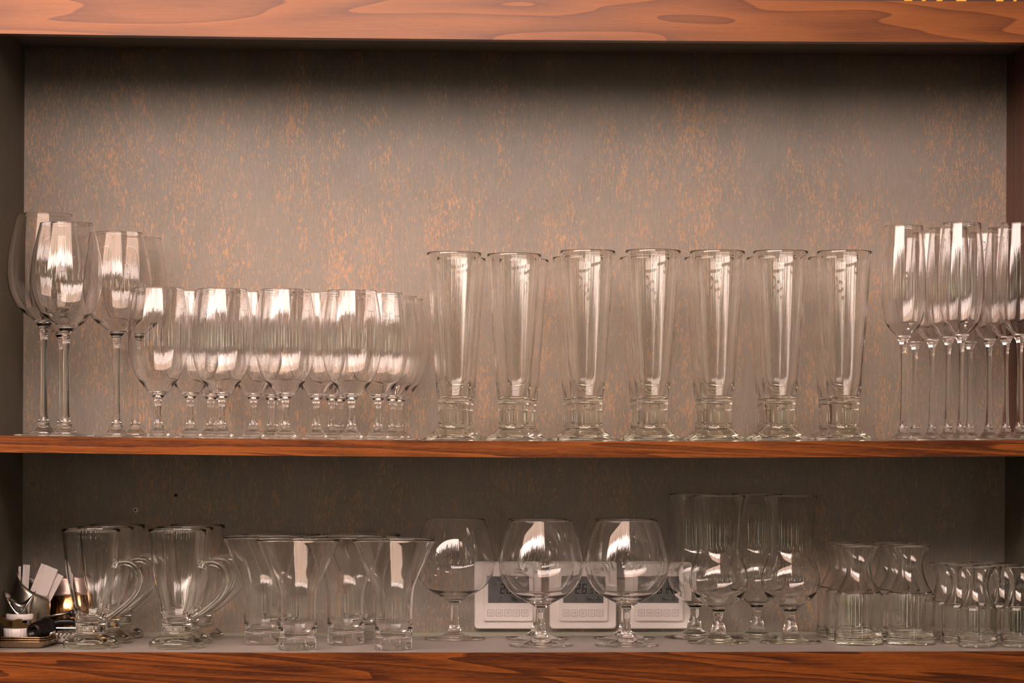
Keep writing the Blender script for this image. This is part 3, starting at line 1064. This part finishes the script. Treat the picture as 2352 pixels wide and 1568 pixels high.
cs = thing('corkscrew', 'small steel spiral corkscrew lying at the right end of the metal trays', 'corkscrew', (X(118, 0.088), 0.096, ZT + 0.0072))
bm = bmesh.new()
pts = []
for i in range(150):
    a = i / 150 * 2 * pi * 6.3
    s_ = 1 - 0.45 * i / 150
    pts.append((0.002 + i / 150 * 0.030, 0.0048 * s_ * sin(a) + i / 150 * 0.006, 0.0048 * s_ * cos(a)))
tube(bm, pts, [0.00125 * (1 - 0.5 * i / 150) for i in range(150)], 10)
mesh_obj('worm', bm, M_steel, cs)
bm = bmesh.new()
tube(bm, [(-0.008, 0.0, 0), (0.003, 0.0, 0.004)], 0.0022, 12)
mesh_obj('shank', bm, M_steel, cs)

# hinged opener across the pot
op = thing('bottle_opener', 'brassy hinged bottle opener resting on the white fluted pot', 'opener', (X(18, 0.085), 0.087, ZT + 0.0168))
bm = bmesh.new()
zz = lambda v: (1432 - v) / 1860
for (y0, y1) in ((-0.006, -0.0046), (0.003, 0.0044)):
    poly = [(-0.0105, zz(1403)), (-0.0065, zz(1404)), (-0.004, zz(1413)), (0.004, zz(1416)), (0.012, zz(1412)), (0.0165, zz(1413)), (0.0165, zz(1421)), (0.024, zz(1423)), (0.030, zz(1425)), (0.030, zz(1431)), (0.004, zz(1431)), (-0.004, zz(1428)), (-0.007, zz(1421)), (-0.0105, zz(1419.5))]
    slab(bm, poly, y0, y1)
box(bm, 0.006, 0.016, -0.0046, 0.003, zz(1421), zz(1416), 0.0006)
mesh_obj('jaw', bm, M_brass, op, smooth=False)
bm = bmesh.new()
lathe(bm, [(0, -0.0066), (0.0022, -0.0066), (0.0026, -0.006), (0.0026, 0.0046), (0, 0.0050)], 20)
bmesh.ops.rotate(bm, verts=bm.verts, matrix=Matrix.Rotation(pi / 2, 3, 'X'))
bmesh.ops.translate(bm, verts=bm.verts, vec=(0.014, 0, zz(1418)))
mesh_obj('rivet', bm, M_steel, op)

# winged steel jigger with a scooped front
jg = thing('steel_jigger', 'polished steel double-lobed jigger with scooped rims standing behind the fluted pot', 'jigger', (X(43, 0.120), 0.124, ZT))
bm = bmesh.new()
SJ = 1838.0
seg = 48
rings = []
for layer, (rs_, inset) in enumerate(((1.0, 0.0), (0.965, 0.0006))):
    for j in range(9):
        t_ = j / 8
        row = []
        for k in range(seg):
            a = 2 * pi * k / seg
            top = 0.044 + 0.016 * abs(cos(a)) ** 1.6 - 0.010 * max(0, -sin(a)) ** 2
            z = t_ * top
            rr_ = (0.0125 + 0.0075 * t_ ** 1.8 * (0.35 + 0.65 * abs(cos(a)))) * rs_
            row.append(bm.verts.new((rr_ * cos(a), rr_ * sin(a) * 0.8, max(z, inset))))
        rings.append(row)
seq = rings[:9] + rings[9:][::-1]
for a, b in zip(seq[:-1], seq[1:]):
    for k in range(seg): bm.faces.new((a[k], a[(k + 1) % seg], b[(k + 1) % seg], b[k]))
bm.faces.new(rings[0][::-1])
bm.faces.new(rings[9])
bmesh.ops.recalc_face_normals(bm, faces=bm.faces)
mesh_obj('cup', bm, M_steel, jg)
bm = bmesh.new()
lathe(bm, [(0, 0.024), (0.0165, 0.024), (0.0170, 0.026), (0.0170, 0.031), (0.0150, 0.0322), (0, 0.0322)], 40)
bmesh.ops.scale(bm, verts=bm.verts, vec=(1, 0.8, 1))
bmesh.ops.recalc_face_normals(bm, faces=bm.faces)
mesh_obj('white_collar', bm, M_cer, jg)

# slant-cut steel cup with paper packets
cupx = X(69, 0.186)
cp = thing('slanted_steel_cup', 'slant-cut polished steel cup holding paper packets, near the left side panel', 'cup', (cupx, 0.188, Z0))
SU = F / (D + 0.188)
bm = bmesh.new()
rings = []
for rs_, inset in ((1.0, 0.0), (0.96, 0.0008)):
    for j in range(11):
        t_ = j / 10
        row = []
        for k in range(56):
            a = 2 * pi * k / 56
            top = 0.0725 - 0.0140 * cos(a) + 0.0060 * sin(a)
            z = max(inset, t_ * top)
            rr_ = 0.0175 + 0.0075 * sin(min(1.0, z / 0.050) * pi / 2)
            if z > 0.05: rr_ -= (z - 0.05) * 0.22
            row.append(bm.verts.new((rr_ * rs_ * cos(a), rr_ * rs_ * sin(a), z)))
        rings.append(row)
seq = rings[:11] + rings[11:][::-1]
for a, b in zip(seq[:-1], seq[1:]):
    for k in range(56): bm.faces.new((a[k], a[(k + 1) % 56], b[(k + 1) % 56], b[k]))
bm.faces.new(rings[0][::-1])
bm.faces.new(rings[11])
bmesh.ops.recalc_face_normals(bm, faces=bm.faces)
mesh_obj('cup_wall', bm, M_brush, cp)


def packet(dx, dy, rot, w, h, z, label, lean=0.0):
    bm = bmesh.new()
    n_ = 6
    rows = []
    for side in (0, 1):
        for j in range(n_ + 1):
            t_ = j / n_
            th = 0.0010 * sin(pi * min(1, max(0, t_))) + 0.00015
            yb = th * (1 if side else -1)
            rows.append([bm.verts.new((w * (i / 4 - 0.5), yb * (1.0 - abs(i / 4 - .5)) + 0.0005 * sin(i * 2.1 + j), h * t_)) for i in range(5)])
    for s_ in (0, n_ + 1):
        for j in range(n_):
            for i in range(4): bm.faces.new((rows[s_ + j][i], rows[s_ + j][i + 1], rows[s_ + j + 1][i + 1], rows[s_ + j + 1][i]))
    for j in range(n_):
        for i in (0, 4): bm.faces.new((rows[j][i], rows[j + 1][i], rows[n_ + 2 + j][i], rows[n_ + 1 + j][i]))
    for j in (0, n_):
        for i in range(4): bm.faces.new((rows[j][i], rows[j][i + 1], rows[n_ + 1 + j][i + 1], rows[n_ + 1 + j][i]))
    bmesh.ops.recalc_face_normals(bm, faces=bm.faces)
    o = mesh_obj('paper_packet', bm, M_paper, None, smooth=False)
    o.location = (cupx + dx, 0.188 + dy, Z0 + z)
    o.rotation_euler = (lean, rot, 0)
    tag(o, label, 'packet', 'white paper packets in the slanted steel cup')
    return o


packet(-0.0030, -0.0060, radians(22), 0.0170, 0.066, 0.034, 'white paper packet leaning right, left of the two big ones in the steel cup')
packet(0.0042, -0.0085, radians(22), 0.0165, 0.062, 0.036, 'white paper packet leaning right, foremost and widest in the steel cup')
packet(0.0075, -0.0035, radians(27), 0.0150, 0.060, 0.032, 'white paper packet at the right behind the big ones, its corner sticking out')
packet(-0.0100, 0.0080, radians(3), 0.0085, 0.066, 0.030, 'narrow white paper slip standing behind the packets in the steel cup')
packet(-0.0170, 0.0060, radians(2), 0.0030, 0.064, 0.030, 'thin curled white paper slip at the left edge of the steel cup')

# round tin behind the cup
tin = thing('round_tin', 'round brass tin with a pale coppery lid behind the leftmost front mug', 'tin', (X(155, 0.236), 0.236, Z0))
add_turn('tin_body', [(0.0270, 0), (0.0277, 0.001), (0.0277, 0.058), (0.0270, 0.0585)], M_brass, tin, 64)
add_turn('lid', [(0.0282, 0.0560), (0.0286, 0.0570), (0.0286, 0.0598), (0.0278, 0.0606), (0.0275, 0.0760), (0.0268, 0.0785), (0.0240, 0.0795), (0, 0.0797)], M_lid, tin, 64)

# lever tool with black grips lying behind the stopper
lv = thing('lever_corkscrew', 'black-and-steel lever corkscrew lying behind the black stopper', 'corkscrew', (X(132, 0.118), 0.150, Z0 + 0.0005))
bm = bmesh.new()
box(bm, -0.018, 0.020, -0.006, 0.006, 0.0, 0.0200, 0.0015)
mesh_obj('tool_body', bm, M_steel, lv, smooth=False)
bm = bmesh.new()
tube(bm, [(-0.019, -0.004, 0.0215), (-0.012, -0.004, 0.0235), (0.0, -0.004, 0.0265), (0.014, -0.004, 0.0265), (0.021, -0.004, 0.0235)], [0.003, 0.0042, 0.0045, 0.0045, 0.003], 16)
o = mesh_obj('grip', bm, M_black, lv)
bm = bmesh.new()
tube(bm, [(-0.022, 0.002, 0.031), (-0.006, 0.002, 0.0345), (0.010, 0.002, 0.0375)], [0.0016, 0.0019, 0.0022], 14)
tube(bm, [(0.008, 0.002, 0.028), (0.011, 0.002, 0.039)], 0.0018, 12)
mesh_obj('lever_arm', bm, M_brush, lv)
bm = bmesh.new()
lathe(bm, [(0, -0.004), (0.0038, -0.004), (0.0044, -0.003), (0.0044, 0.003), (0.0038, 0.004), (0, 0.004)], 24)
bmesh.ops.rotate(bm, verts=bm.verts, matrix=Matrix.Rotation(pi / 2, 3, 'X'))
bmesh.ops.translate(bm, verts=bm.verts, vec=(0.0135, 0.0, 0.0365))
mesh_obj('pivot', bm, M_black, lv)
